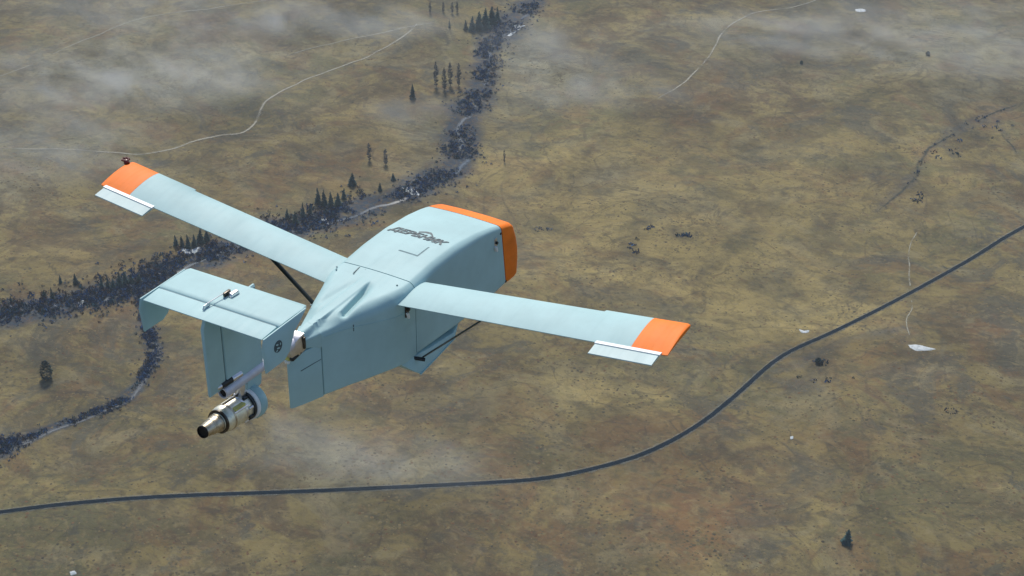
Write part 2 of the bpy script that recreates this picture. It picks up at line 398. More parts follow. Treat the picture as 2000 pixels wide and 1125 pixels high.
ribbon('dirt_track', TR1, M_TRACK, 0.12, 'pale winding dirt track passing beyond the left wing tip', 'track', 1.35, 0.6)
ribbon('dirt_track', [(560,110,1),(620,92,1),(690,76,1.2),(750,64,1.3),(800,52,1.3),(850,44,1)], M_FAINT, 0.12, 'faint straight wheel track meeting the pale winding track near the top', 'track', 1.5, 0.5)
ribbon('dirt_track', [(-40,165,1),(40,135,1),(90,112,1),(150,85,1),(200,65,1.2),(260,40,1.2),(330,26,1.2),(420,16,1),(520,0,1)], M_FAINT, 0.12, 'faint wheel track crossing the top left corner', 'track', 1.5, 0.6)
ribbon('dirt_track', [(1640,-20,1),(1560,12,1),(1490,22,1.2),(1450,35,1.4),(1415,60,1.5),(1400,80,1.5),(1385,110,1.3),(1350,150,1.4),(1320,172,1.2),(1285,195,1)], M_TRACK, 0.12, 'pale curving wheel track in the hazy upper right', 'track', 1.4, 0.6)
ribbon('dirt_track', [(1780,588,1),(1782,605,1.2),(1772,625,1.2),(1776,655,1)], M_FAINT, 0.12, 'short pale washout running down from the dark road', 'track', 0.8, 0.3, 0.6)
ribbon('dirt_track', [(1790,455,1),(1780,480,1),(1776,510,1),(1778,560,1)], M_FAINT, 0.12, 'faint pale washout ending at the dark road', 'track', 1.0, 0.5, 0.8)
ribbon('dirt_track', [(1885,510,.8),(1858,508,.9),(1840,514,1),(1848,524,.9),(1862,522,.7)], M_GULLY, 0.12, 'dark turning loop curling off the edge of the road', 'track', 1.1, 0.0, 0.5)
for L, lb in ((GULLY, 'dark grassy gully winding down the upper right'), (GULLY2, 'short dark ditch at the right edge')):
    ribbon('gully', [(x, y+2, w_) for x, y, w_ in L], M_GULLY, 0.12, lb, 'gully', 0.13, 1.4)
ribbon('brook', [(x+4, y+w_*.16, w_) for x, y, w_ in BROOK], M_WATER, 0.12, 'brook glinting between dark brushwood', 'brook', 0.055, 1.4)
ribbon('brook_bed', [(x+6, y+w_*.2, w_) for x, y, w_ in BROOK2], M_MUD, 0.12, 'grey dried side brook bed curving to the left edge', 'brook', 0.16, 0.9)

# ------------------------------------------------------------------ snow patches
m, n, l, b = mat_new('old_snow'); M_SNOW = m
ge = n.new('ShaderNodeNewGeometry'); a = noise_node(n, l, ge.outputs['Position'], 0.7, 4).outputs[0]
l.new(mixc(n, l, ramp(n, l, a, 0.35, 0.65), (0.32, 0.37, 0.39), (0.52, 0.56, 0.58)), b.inputs['Base Color']); b.inputs['Roughness'].default_value = 0.8
def snow(poly, label, z=0.12):
    """irregular lens of old snow, thicker in the middle"""
    P = ground_at(np.array([p[0] for p in poly], float), np.array([p[1] for p in poly], float))
    L = smooth_line([tuple(p[:2]) for p in np.vstack([P, P[:1]])], 5)[:-1]
    c_ = L.mean(0); v = []; f = []; n_ = len(L)
    for k, (s, h_) in enumerate(((1.0, -0.02), (0.85, z*.7), (0.45, z))):
        for p in L:
            q = c_+(p-c_)*s*(1+(random.random()-.5)*.12*(k < 2)); v.append((q[0], q[1], float(height(q[0], q[1]))+h_+.05))
    v.append((c_[0], c_[1], float(height(c_[0], c_[1]))+z*1.05+.05))
    for k in range(2):
        for i in range(n_): f.append((k*n_+i, k*n_+(i+1) % n_, (k+1)*n_+(i+1) % n_, (k+1)*n_+i))
    for i in range(n_): f.append((2*n_+i, 2*n_+(i+1) % n_, 3*n_))
    return tag(build('snow_patch', v, f, M_SNOW, None, 60), label, 'snow patch', 'snow patches on the steppe')
snow([(353,484),(362,489),(372,490),(382,488),(391,481),(388,489),(378,496),(366,496),(356,491)], 'crescent of white snow under the dark firs behind the left wing')
snow([(1774,674),(1790,673),(1808,677),(1827,682),(1810,685),(1790,685),(1779,680)], 'long white snow patch on the slope below the dark road')
snow([(1560,643),(1568,647),(1580,645),(1578,650),(1566,650)], 'small white snow patch just above the road bend')
snow([(1670,18),(1682,17),(1690,19),(1688,23),(1674,23)], 'tiny white snow patch near the top right edge')
snow([(784,366),(800,366),(812,372),(820,380),(808,382),(795,376)], 'pale snow patch in the bend of the brook behind the nose')
snow([(990,70),(1000,63),(1010,59),(1020,54),(1010,61),(998,70)], 'thin white strip of snow beside the brook at the top')
snow([(1000,50),(1012,49),(1026,50),(1016,54),(1004,54)], 'upper thin strip of snow where the brook leaves the picture')
snow([(622,428),(634,426),(644,429),(632,433)], 'small snow patch beside the brook right above the left wing')
snow([(136,1117),(146,1115),(149,1121),(139,1124)], 'pale patch at the bottom left edge')
snow([(152,592),(162,586),(166,594),(158,600)], 'small bright snow patch in brushwood near the left edge')
snow([(1543,853),(1549,852),(1549,857),(1544,858)], 'tiny white speck of snow below the road on the right')

# ------------------------------------------------------------------ tussocks and brushwood (uncountable)
def scatter_mesh(name, pieces, mat, label, cat):
    V = []; F = []; Cc = []; o_ = 0
    for v, f, col in pieces:
        V.append(v); F.append(f+o_); o_ += len(v); Cc.append(np.repeat(col[None], len(v), 0) if col.ndim == 1 else col)
    V = np.vstack(V); F = np.vstack(F); Cc = np.vstack(Cc)
    me = bpy.data.meshes.new(name); k = F.shape[1]
    me.vertices.add(len(V)); me.vertices.foreach_set('co', V.ravel())
    me.loops.add(F.size); me.loops.foreach_set('vertex_index', F.ravel().astype(np.int32))
    me.polygons.add(len(F)); me.polygons.foreach_set('loop_start', np.arange(len(F))*k)
    a_ = me.attributes.new('tint', 'FLOAT_COLOR', 'POINT'); a_.data.foreach_set('color', np.hstack([Cc, np.ones((len(Cc), 1))]).astype(np.float32).ravel())
    me.update(); me.validate(); me.materials.append(mat)
    o = bpy.data.objects.new(name, me); COL.objects.link(o); tag(o, label, cat, kind='stuff'); return o

def tint_mat(name, rough=0.9):
    m, n, l, b = mat_new(name); a = n.new('ShaderNodeAttribute'); a.attribute_name = 'tint'
    ge = n.new('ShaderNodeNewGeometry'); q = noise_node(n, l, ge.outputs['Position'], 1.5, 3).outputs[0]
    l.new(mixc(n, l, ramp(n, l, q, 0.3, 0.7), mixc(n, l, 0.25, a.outputs['Color'], (0.014, 0.02, 0.032)), a.outputs['Color']), b.inputs['Base Color'])
    b.inputs['Roughness'].default_value = rough; b.inputs['Specular IOR Level'].default_value = 0.15; return m
M_TUFT = tint_mat('dry_tussock'); M_BRUSH = tint_mat('bare_brushwood')

K = 60000
tx = rng.uniform(-40, 2040, K); ty = 1140 - 1180*rng.random(K)**0.9
TP = ground_at(tx, ty); cl = vnoise(TP[:, 0], TP[:, 1], 18, 31)*.6+vnoise(TP[:, 0], TP[:, 1], 7, 32)*.4
keep = cl > rng.random(K)*0.95; TP = TP[keep]; cl = cl[keep]; K = len(TP)
ang = np.arange(6)/6*2*np.pi
r_ = rng.uniform(.2, .6, K)*(0.6+cl); rr_ = r_[:, None]*rng.uniform(.6, 1.25, (K, 6)); v = np.zeros((K, 7, 3))
v[:, :6, 0] = TP[:, :1]+rr_*np.cos(ang); v[:, :6, 1] = TP[:, 1:2]+rr_*np.sin(ang); v[:, :6, 2] = TP[:, 2:]-.05
v[:, 6] = TP+np.stack([rng.normal(size=K)*.1, rng.normal(size=K)*.1, r_*rng.uniform(.10, .30, K)], 1)
TC = np.array([(0.23, 0.185, 0.09), (0.28, 0.23, 0.12), (0.15, 0.125, 0.07), (0.10, 0.088, 0.06), (0.19, 0.11, 0.055)])
col = TC[rng.choice(5, K, p=[.40, .02, .42, .04, .12])]*.66*rng.uniform(.75, 1.2, K)[:, None]
tf = np.array([(i, (i+1) % 6, 6) for i in range(6)])
pcs = [(v.reshape(-1, 3), (tf[None]+np.arange(K)[:, None, None]*7).reshape(-1, 3), np.repeat(col, 7, 0))]
scatter_mesh('tussocks', pcs, M_TUFT, 'dry grass tussocks scattered over the steppe', 'grass')

def bush_piece(P, r_, h_, col, nq=16):
    """open clump of twig blades"""
    v = np.zeros((nq*4, 3)); f = np.arange(nq*4).reshape(nq, 4)
    for k in range(nq):
        a0 = rng.uniform(0, 2*math.pi); q = math.sqrt(rng.random())*r_; zz = h_*rng.uniform(.05, .95)*(1-.45*q/r_)
        c0 = np.array([q*math.cos(a0), q*math.sin(a0), zz])
        d1 = rng.normal(size=3); d1[2] = abs(d1[2])+.5; d1 *= rng.uniform(.3, .6)*r_/np.linalg.norm(d1)
        d2 = rng.normal(size=3); d2 *= rng.uniform(.14, .3)*r_/np.linalg.norm(d2)
        v[k*4:k*4+4] = P+np.stack([c0-d1-d2, c0+d1-d2*.6, c0+d1+d2*.6, c0-d1+d2])
    cc = np.repeat(col[None], nq*4, 0)*np.repeat(rng.uniform(.6, 1.4, nq), 4)[:, None]
    return v, f, cc
BC = [np.array(c_) for c_ in ((0.010, 0.052, 0.150), (0.036, 0.098, 0.215), (0.012, 0.062, 0.090), (0.080, 0.066, 0.066), (0.075, 0.042, 0.040), (0.17, 0.185, 0.21))]
pcs = []
def brush_along(line, dens, size, wts, spread=1.0):
    L = smooth_line(line, 10)
    for a_, b_ in zip(L[:-1], L[1:]):
        ln = math.hypot(b_[0]-a_[0], b_[1]-a_[1]); nn = rng.poisson(ln*a_[2]*dens)
        for _ in range(nn):
            t_ = rng.random(); wd = (a_[2]+(b_[2]-a_[2])*t_)/2*spread
            px = a_[0]+(b_[0]-a_[0])*t_; py = a_[1]+(b_[1]-a_[1])*t_
            tx_, ty_ = (b_[0]-a_[0])/max(ln, 1e-6), (b_[1]-a_[1])/max(ln, 1e-6)
            o_ = np.clip(rng.normal()*.62, -1.9, 1.9); eo = abs(o_); o_ *= wd
            P = G(px-ty_*o_, py+tx_*o_)
            c1 = vnoise(P[0], P[1], 12, 41)
            if c1 + .22*vnoise(P[0], P[1], 4, 43) < .30+.35*rng.random(): continue
            r_ = size*rng.uniform(.5, 1.35)*(1 if eo < .7 else .62); pcs.append(bush_piece(P, r_, r_*rng.uniform(1.0, 1.9), BC[rng.choice(6, p=wts)]*rng.uniform(.7, 1.2), 14))
brush_along(BROOK, 0.070, 0.80, [.30, .30, .14, .08, .05, .13])
brush_along(BROOK2, 0.075, 0.75, [.30, .30, .14, .08, .04, .14])
brush_along(GULLY, 0.010, 0.55, [.2, .2, .4, .1, .05, .05]); brush_along(GULLY2, 0.010, 0.55, [.2, .2, .4, .1, .05, .05])
brush_along([(x, y-14, w_) for x, y, w_ in BROOK[12:]], 0.012, 1.0, [.1, .12, .12, .2, .36, .1], 1.3)
for cx_, cy_, sx_, sy_, k_ in ((1240,478,9,14,14),(1340,462,16,4,16),(1265,446,16,3,10),(1060,448,20,3,8),(1600,708,10,6,14),(1595,745,40,10,8),(1790,380,20,14,8),(1840,300,40,14,16),(1935,255,40,14,16)):
    for _ in range(max(5, k_//2)):
        P = G(cx_+rng.normal()*sx_*.6, cy_+rng.normal()*sy_*.6); r_ = rng.uniform(.6, 1.5)
        pcs.append(bush_piece(P, r_, r_*.5, BC[rng.choice(6, p=[.3, .25, .25, .1, .05, .05])], 10))
scatter_mesh('brushwood', pcs, M_BRUSH, 'dark bare brushwood crowding the brook and its side arm', 'shrubs')

# ------------------------------------------------------------------ trees
def leaf_mat(name, c1, c2):
    m, n, l, b = mat_new(name); oi = n.new('ShaderNodeObjectInfo'); ge = n.new('ShaderNodeNewGeometry')
    q = noise_node(n, l, ge.outputs['Position'], 1.1, 4).outputs[0]
    c = mixc(n, l, ramp(n, l, q, 0.3, 0.7), c1, c2)
    hs = n.new('ShaderNodeHueSaturation'); mr = n.new('ShaderNodeMapRange'); mr.inputs[3].default_value = .75; mr.inputs[4].default_value = 1.3
    l.new(oi.outputs['Random'], mr.inputs[0]); l.new(mr.outputs[0], hs.inputs['Value']); l.new(c, hs.inputs['Color'])
    l.new(hs.outputs[0], b.inputs['Base Color']); b.inputs['Roughness'].default_value = 0.85; b.inputs['Specular IOR Level'].default_value = 0.2
    return m
M_FIR = leaf_mat('dark_fir_needles', (0.014, 0.038, 0.042), (0.034, 0.072, 0.066))
M_LARCH = leaf_mat('grey_larch_twigs', (0.075, 0.080, 0.085), (0.125, 0.120, 0.115))
M_BARK = plain('grey_bark', (0.09, 0.075, 0.065), 0.95, 0, 0.3, 3)

def crown_mesh(kind, seed):
    """unit-height crown: whorls of drooping twig blades"""
    rg = random.Random(seed); v = []; f = []
    if kind == 'bush':
        for _ in range(330):
            a0 = rg.uniform(0, 2*math.pi); zz = rg.uniform(.03, 1); rm = .36*math.sin(math.pi*min(1, .16+zz*.8))**.7
            q = rm*math.sqrt(rg.uniform(.25, 1)); c0 = Vector((q*math.cos(a0), q*math.sin(a0), zz))
            d1 = Vector((rg.gauss(0, 1), rg.gauss(0, 1), rg.gauss(0, 1))).normalized()*.07; d2 = d1.orthogonal().normalized()*.04
            i = len(v); v += [c0-d1-d2, c0+d1-d2, c0+d1+d2, c0-d1+d2]; f.append((i, i+1, i+2, i+3))
        return v, f
    lev = 17 if kind == 'fir' else 20
    lean = (rg.uniform(-.03, .03), rg.uniform(-.03, .03))
    for k in range(lev):
        t = k/(lev-1); z0 = .08+.90*t
        rad = (.205*(1-t)**.85+.012) if kind == 'fir' else (.15*(math.sin(math.pi*min(1, .22+t*.78)))**.8+.01)
        for j in range(10 if kind == 'fir' else 7):
            if rg.random() < (.10 if kind == 'fir' else .18): continue
            a0 = rg.uniform(0, 2*math.pi); ln = rad*rg.uniform(.6, 1.25); wd = ln*(.34 if kind == 'fir' else .13)+.006
            dr = Vector((math.cos(a0), math.sin(a0), 0)); sd = Vector((-dr.y, dr.x, 0))
            z1 = z0+rg.uniform(-.02, .02); drop = -ln*rg.uniform(.15, .6) if kind == 'fir' else ln*rg.uniform(.1, .7)
            o_ = Vector((lean[0]*t, lean[1]*t, 0))
            p0 = Vector((0, 0, z1))+o_; p1 = p0+dr*ln*.6+Vector((0, 0, drop*.35)); p2 = p0+dr*ln+Vector((0, 0, drop))
            i = len(v); v += [p0-sd*wd*.35, p0+sd*wd*.35, p1+sd*wd+Vector((0, 0, -.014)), p1-sd*wd+Vector((0, 0, -.014)), p2, p1+Vector((0, 0, .018))]
            f += [(i, i+1, i+5), (i+1, i+2, i+5), (i+3, i, i+5), (i+2, i+4, i+5), (i+4, i+3, i+5)]
    i = len(v); v += [Vector((lean[0]-.012, lean[1], .93)), Vector((lean[0]+.012, lean[1], .93)), Vector((lean[0], lean[1], 1.02))]; f.append((i, i+1, i+2))
    return v, f
def trunk_mesh(seed, top):
    rg = random.Random(seed); b_ = MB()
    b_.tube([(0, .021), (.03, .016), (top*.5, .010), (top, .003)], (0, 0, -.03), (0, 0, 1), 7)
    for k in range(6):
        a0 = rg.uniform(0, 6.28); z0 = top*rg.uniform(.3, .8)
        b_.tube([(0, .005), (.10, .002)], (0, 0, z0), (math.cos(a0), math.sin(a0), z0+.3), 4)
    return b_
def mk_mesh(name, v, f, mat):
    me = bpy.data.meshes.new(name); me.from_pydata([tuple(p) for p in v], [], f); me.materials.append(mat); me.update(); return me
CROWN = {k: [mk_mesh('crown', *crown_mesh(k, s*13+ord(k[0])), mt) for s in range(4)] for k, mt in (('fir', M_FIR), ('larch', M_LARCH), ('bush', M_FIR))}
TRUNK = {}
for k, top in (('fir', .9), ('larch', .95), ('bush', .5)):
    TRUNK[k] = []
    for s in range(2):
        b_ = trunk_mesh(s*7+3, top); TRUNK[k].append(mk_mesh('trunk', b_.v, b_.f, M_BARK))
TREE_NAME = {'fir': 'fir_tree', 'larch': 'larch_tree', 'bush': 'round_bush'}
tree_i = [0]
def tree(px, py, hpx, kind, label, group=None, wide=1.0):
    P = G(px, py); d = np.linalg.norm(P-CAM); dep = math.asin((CAM[2]-P[2])/d)
    H = hpx*d/3200.6/math.cos(dep)*(0.88 if kind == 'fir' else 1.02)
    i = tree_i[0]; tree_i[0] += 1
    e = bpy.data.objects.new(TREE_NAME[kind], None); COL.objects.link(e); e.location = P
    e.empty_display_size = 1; e.rotation_euler = (0, 0, i*2.4); wd = wide*random.uniform(.85, 1.15); e.scale = (H*wd, H*wd, H)
    for nm, me in (('trunk', TRUNK[kind][i % 2]), ('crown', CROWN[kind][i % 4])):
        o = bpy.data.objects.new(nm, me); COL.objects.link(o); o.parent = e
    tag(e, label, 'bush' if kind == 'bush' else 'tree', group); return e

gA = 'grey larches standing left of the brook'
tree(852,170,48,'larch','tall grey larch, leftmost of the larch clump left of the brook',gA,.75)
tree(868,176,44,'larch','grey larch, second from the left in the clump beside the brook',gA,.7)
tree(880,168,46,'larch','grey larch, third from the left in the clump beside the brook',gA,.75)
tree(896,168,44,'larch','grey larch, rightmost of the clump beside the brook',gA,.8)
gB = 'grey larches along the top edge'
tree(840,26,22,'larch','hazy larch at the top edge, leftmost of its row',gB)
tree(866,24,20,'larch','hazy larch at the top edge, second from the left in its row',gB)
tree(883,26,22,'larch','hazy larch at the top edge, third from the left in its row',gB)
tree(893,25,21,'larch','hazy larch at the top edge, rightmost of its row',gB)
tree(878,54,18,'fir','small dark fir standing alone below the row of hazy larches',None,1.0)
tree(806,193,33,'fir','dark lone fir on the open slope left of the larch clump',None,1.25)
gC = 'dense green firs at the top of the brook'
for px, py, h_, wd, lb in ((910,58,22,1.2,'small fir at the left end of the dense fir clump by the upper brook'),(922,60,32,1.5,'fir second from the left in the dense clump by the upper brook'),
    (935,58,40,1.6,'broad fir in the left half of the dense clump by the upper brook'),(948,55,44,1.5,'tallest fir in the middle of the dense clump by the upper brook'),
    (960,48,40,1.4,'fir in the right half of the dense clump by the upper brook'),(972,40,30,1.2,'slim fir at the right end of the dense clump by the upper brook')):
    tree(px, py, h_, 'fir', lb, gC, wd)
tree(722,314,34,'larch','grey larch, left one of the pair above the brook bend',None,.95)
tree(753,322,32,'larch','grey larch, right one of the pair above the brook bend',None,.95)
tree(985,318,26,'larch','thin pale larch right of the brook above the nose',None,.6)
gD = 'dark firs above the left wing'
for px, py, h_, wd, lb in ((561,428,24,1.1,'small fir touching the wing edge, leftmost of the firs above the left wing'),(577,438,30,1.1,'fir close to the wing edge, second from the left above the left wing'),
    (592,425,34,1.0,'slim fir, third from the left above the left wing'),(606,420,24,1.1,'low fir between the slim fir and the dark row above the left wing'),
    (622,398,36,1.0,'slim fir at the left end of the dark row above the left wing'),(634,402,36,1.2,'fir in the left of the dark row above the left wing'),
    (647,404,34,1.3,'broad fir in the middle of the dark row above the left wing'),(661,402,30,1.3,'fir in the right of the dark row above the left wing'),
    (672,388,24,1.2,'fir at the right end of the dark row above the left wing'),(688,362,28,1.5,'broad dark fir higher up the slope than the dark row'),
    (742,372,18,1.4,'small fir in the brushwood between the dark row and the brook bend'),(768,352,16,1.6,'low dark fir nearest to the brook bend')):
    tree(px, py, h_, 'fir', lb, gD, wd)
gE = 'dark firs behind the left wing'
for px, py, h_, wd, lb in ((344,480,24,1.2,'fir at the left end of the clump above the snow crescent'),(356,482,26,1.2,'fir second from the left above the snow crescent'),
    (368,484,30,1.2,'fir in the middle of the clump above the snow crescent'),(380,482,28,1.2,'fir second from the right above the snow crescent'),
    (392,474,32,1.3,'fir at the right end of the clump above the snow crescent, by the wing'),(404,470,24,1.3,'fir half hidden by the wing edge above the snow crescent')):
    tree(px, py, h_, 'fir', lb, gE, wd)
gF = 'firs along the brook near the left edge'
for px, py, h_, wd, lb in ((118,552,17,1.3,'small fir on the slope above the brushwood at the left'),(148,554,22,1.3,'lone pointed fir above the brushwood at the left'),
    (103,586,28,1.0,'slim dark fir rising out of the brushwood at the left'),(87,580,16,1.4,'low fir beside the slim dark fir at the left'),
    (22,590,14,1.3,'tiny fir nearest to the left edge'),(199,562,26,1.0,'slim fir at the left of the fir row before the stabilizer'),
    (211,560,20,1.1,'short fir, second in the fir row before the stabilizer'),(222,566,26,1.0,'slim fir, third in the fir row before the stabilizer'),
    (234,560,34,1.2,'tall fir in the middle of the row before the stabilizer'),(246,556,30,1.3,'broad fir right of the tall one before the stabilizer'),
    (258,556,24,1.3,'fir second nearest to the stabilizer corner'),(272,552,20,1.3,'fir nearest to the stabilizer corner')):
    tree(px, py, h_, 'fir', lb, gF, wd)
tree(92,740,32,'bush','round dark bush standing alone on the lower left slope',None,.95)
tree(1653,1060,30,'fir','small dark fir standing alone at the bottom right',None,1.9)
tree(1598,710,10,'bush','low dark bush below the road bend',None,1.3)
tree(1812,108,7,'bush','tiny dark bush in the haze near the right top edge',None,1.3)
tree(1565,125,6,'bush','tiny dark bush on the hazy slope at the upper right',None,1.3)

# ring of dark stone on the lower right slope
P = G(1857, 803); M_STONE = plain('dark_stone', (0.06, 0.052, 0.05), 0.9, 0, 0.3, 2)
ringE = bpy.data.objects.new('stone_ring', None); COL.objects.link(ringE); ringE.location = P
tag(ringE, 'small dark ring of stones on the lower right slope', 'stones')
for k in range(14):
    a0 = 2*math.pi*k/14+random.uniform(-.1, .1); rr_ = 1.5*random.uniform(.9, 1.15); s_ = random.uniform(.35, .6)
    x_, y_ = rr_*math.cos(a0)*1.2, rr_*math.sin(a0)
    b_ = MB(); b_.box((x_, y_, float(height(P[0]+x_, P[1]+y_))-P[2]+s_*.3), (s_, s_*.8, s_*.8), Matrix.Rotation(a0, 3, 'Z'), .6)
    b_.out('stone', M_STONE, ringE, 40, bevel=.06)

# ------------------------------------------------------------------ the drone (frame: x right wing, y nose, z up; 0 = top of fuselage)
BASE = -0.372
drone = bpy.data.objects.new('target_drone', None); COL.objects.link(drone); drone.location = (0, 0, ALT+BASE)
tag(drone, 'pale blue-green jet drone with orange nose and wing tips, gliding above the steppe', 'drone')
DZ = -BASE
def P_(b, name, mat, parent=drone, smooth=35, bevel=0.0, label=None):
    o = b.out(name, mat, parent, smooth, DZ, bevel)
    if label: o['label'] = label
    return o
def lerp(t, tab):
    ys = [r[0] for r in tab]
    return [float(np.interp(t, ys, [r[k] for r in tab])) for k in range(1, len(tab[0]))]
def sstep(a, b, x):
    t = max(0.0, min(1.0, (x-a)/(b-a))); return t*t*(3-2*t)

def ring(y, w_, zt, zb, rt, rb, zfun=None, yfun=None, nt=33, na=7):
    rt = min(rt, w_*.92, (zt-zb)*.45); rb = min(rb, w_*.92, (zt-zb)*.45); p = []
    for k in range(nt):
        x = -(w_-rt)+2*(w_-rt)*k/(nt-1); p.append([x, zt])
    for k in range(1, na+1):
        a = math.pi/2*(1-k/na); p.append([w_-rt+rt*math.cos(a), zt-rt+rt*math.sin(a)])
    for k in range(1, 4): p.append([w_, zt-rt+(zb+rb-zt+rt)*k/4])
    for k in range(0, na+1):
        a = -math.pi/2*k/na; p.append([w_-rb+rb*math.cos(a), zb+rb+rb*math.sin(a)])
    for k in range(0, na+1):
        a = -math.pi/2*(1+k/na); p.append([-w_+rb+rb*math.cos(a), zb+rb+rb*math.sin(a)])
    for k in range(1, 4): p.append([-w_, zb+rb+(zt-rt-zb-rb)*k/4])
    for k in range(0, na):
        a = math.pi-math.pi/2*k/na; p.append([-w_+rt+rt*math.cos(a), zt-rt+rt*math.sin(a)])
    out = []
    for x, z in p:
        zz = z+(zfun(x, y, z, zt) if zfun else 0); out.append((x, y+(yfun(z) if yfun else 0), zz))
    return out

FT = [(0.0,.165,0.0,-.305),(.15,.166,.010,-.318),(.30,.168,.008,-.330),(.45,.170,-.010,-.333),(.55,.171,-.030,-.330),(.605,.172,-.046,-.326),(.68,.170,-.070,-.335),(.72,.168,-.085,-.340)]
shear = lambda z: (-z-.05)*.145
def crown_z(x, y, z, zt): return 0.006*(1-(x/.17)**2)*(1 if z > zt-.002 else 0)
b_ = MB(); rg_ = []
for y in np.linspace(.002, .603, 26):
    w_, zt, zb = lerp(y, FT); k = sstep(.3, .6, y)
    rg_.append(ring(y, w_, zt, zb, .030-.010*k, .02, crown_z, lambda z, k=k: k*shear(z)))
b_.rings(rg_)
fus = P_(b_, 'fuselage', M_PAINT, smooth=40)

# nose cap
b_ = MB(); rg_ = []
def nose_y(t):
    return lambda z: shear(z) + t*.035*math.sin(math.pi*max(0, min(1, (-z-.06)/.30)))
for t, y, ins in ((0, .606, 0), (.35, .64, 0), (.7, .668, .001), (.9, .684, .004), (.97, .694, .010), (1, .699, .020), (1, .700, .035)):
    w_, zt, zb = lerp(y, FT); rg_.append(ring(y, w_+.0015-ins, zt+.001-ins, zb+ins, .020, .02, crown_z, nose_y(t)))
b_.rings(rg_)
nose = P_(b_, 'nose_cap', M_ORANGE, smooth=50, label='bright orange nose cap')
b_ = MB(); w_, zt, zb = lerp(.6045, FT)
b_.rings([ring(.6025, w_-.004, zt-.004, zb+.004, .03, .02, crown_z, shear), ring(.6065, w_-.004, zt-.004, zb+.004, .03, .02, crown_z, shear)])
P_(b_, 'joint', M_SEAM, nose)

# aft fairing with spine and hollows
AT = [(-.56,.010,-.004,-.27),(-.49,.020,-.004,-.276),(-.463,.029,-.002,-.278),(-.40,.052,0,-.282),(-.297,.088,.001,-.288),(-.24,.109,.001,-.293),(-.171,.132,.001,-.298),(-.113,.153,.001,-.301),(-.06,.164,0,-.303),(0,.165,0,-.305)]
def aft_z(x, y, z, zt):
    if z < zt-.05: return 0.0
    top = sstep(zt-.03, zt-.002, z); ax_ = abs(x); o = .006*(1-(x/.17)**2)*sstep(-.12, 0, y)*(1 if z > zt-.002 else 0)
    if y < -.03:
        xv = .024+.030*max(0, min(1, (-.075-y)/.235))
        dep = (.022 if x > 0 else .006)*sstep(-.06, -.15, y)*(1-sstep(-.28, -.32, y))
        dx_ = ax_-xv; o -= dep*math.exp(-(dx_/(.005 if dx_ < 0 else .018))**2)*top
        o -= .012*sstep(-.28, -.38, y)*sstep(.014, .024, ax_)*top
        o += .0035*sstep(-.05, -.10, y)*(1-sstep(.014, .026, ax_))*top
    return o
b_ = MB(); rg_ = []
for y in np.linspace(-.002, -.412, 110):
    w_, zt, zb = lerp(y, AT); rg_.append(ring(y, w_, zt, zb, .030+.018*sstep(-.02, -.15, y), .012, aft_z, None, 121, 9))
b_.rings(rg_)
rg_ = []
for y in np.linspace(-.4125, -.492, 12):
    w_, zt, zb = lerp(y, AT); rg_.append(ring(y, w_, zt, -.062-.02*(1-sstep(-.412, -.47, y)), .03, .008, aft_z, None, 121, 9))
b_.rings(rg_)
aft = P_(b_, 'tail_fairing', M_PAINT, smooth=45)
b_ = MB(); b_.rings([ring(-.004, .1625, -.003, -.302, .03, .02, crown_z), ring(.004, .1625, -.003, -.302, .03, .02, crown_z)])
P_(b_, 'joint', M_SEAM, fus)
# lower edge of the fairing shell: raised lip along the side
for s in (-1, 1):
    b_ = MB(); rg_ = []
    for y in np.linspace(-.03, -.40, 30):
        w_, zt, zb = lerp(y, AT); zc = -.088+.045*sstep(-.06, -.38, y)
        rg_.append([(s*(w_-.004), y, zc-.0012), (s*(w_+.0016), y, zc-.0012), (s*(w_+.0016), y, zc+.0012), (s*(w_-.004), y, zc+.0012)])
    b_.rings(rg_); P_(b_, 'shell_lip', M_PAINT, aft)
# small slot and screws on the fairing
b_ = MB(); w_, zt, zb = lerp(-.285, AT); b_.box((w_*.992, -.285, -.055), (.003, .004, .026)); P_(b_, 'slot', M_SEAM, aft)
for (x, y) in ((-.143, -.045), (-.133, -.062), (-.062, -.055), (-.075, -.30), (.118, -.045), (.02, .03), (-.04, -.012)):
    b_ = MB(); zz = .0045 if y > -.1 else -.004
    if y > 0: zz = .006
    b_.tube([(0, .0036), (.0028, .0030), (.0032, .001)], (x, y, zz-.002), (x, y, zz+1), 10); P_(b_, 'screw', M_GAP, aft if y < 0 else fus)
b_ = MB(); b_.box((-.066, -.03, .0045), (.004, .045, .003), Matrix.Rotation(R(6), 3, 'Z')); P_(b_, 'slot', M_SEAM, aft)

# rudder at the end of the fuselage wedge
b_ = MB()
def rud(y, zt_, zb_, h_): return [(-h_, y, zt_), (h_, y, zt_), (h_, y, zb_), (-h_, y, zb_)]
b_.rings([rud(-.4155, -.066, -.281, .045), rud(-.47, -.066, -.279, .027), rud(-.535, -.076, -.274, .006), rud(-.549, -.092, -.270, .002)])
rudder = P_(b_, 'rudder', M_PAINT, bevel=.002)
b_ = MB(); b_.box((0, -.4138, -.175), (.080, .006, .205)); P_(b_, 'hinge_gap', M_SEAM, rudder)
b_ = MB(); b_.rings([[(x, y, z-.0012), (x+.0016, y, z-.0012), (x+.0016, y, z+.0012), (x, y, z+.0012)] for x, y, z in ((.0435, -.418, -.126), (.0268, -.470, -.133), (.0172, -.500, -.137))]); P_(b_, 'control_rod', M_SEAM, rudder)

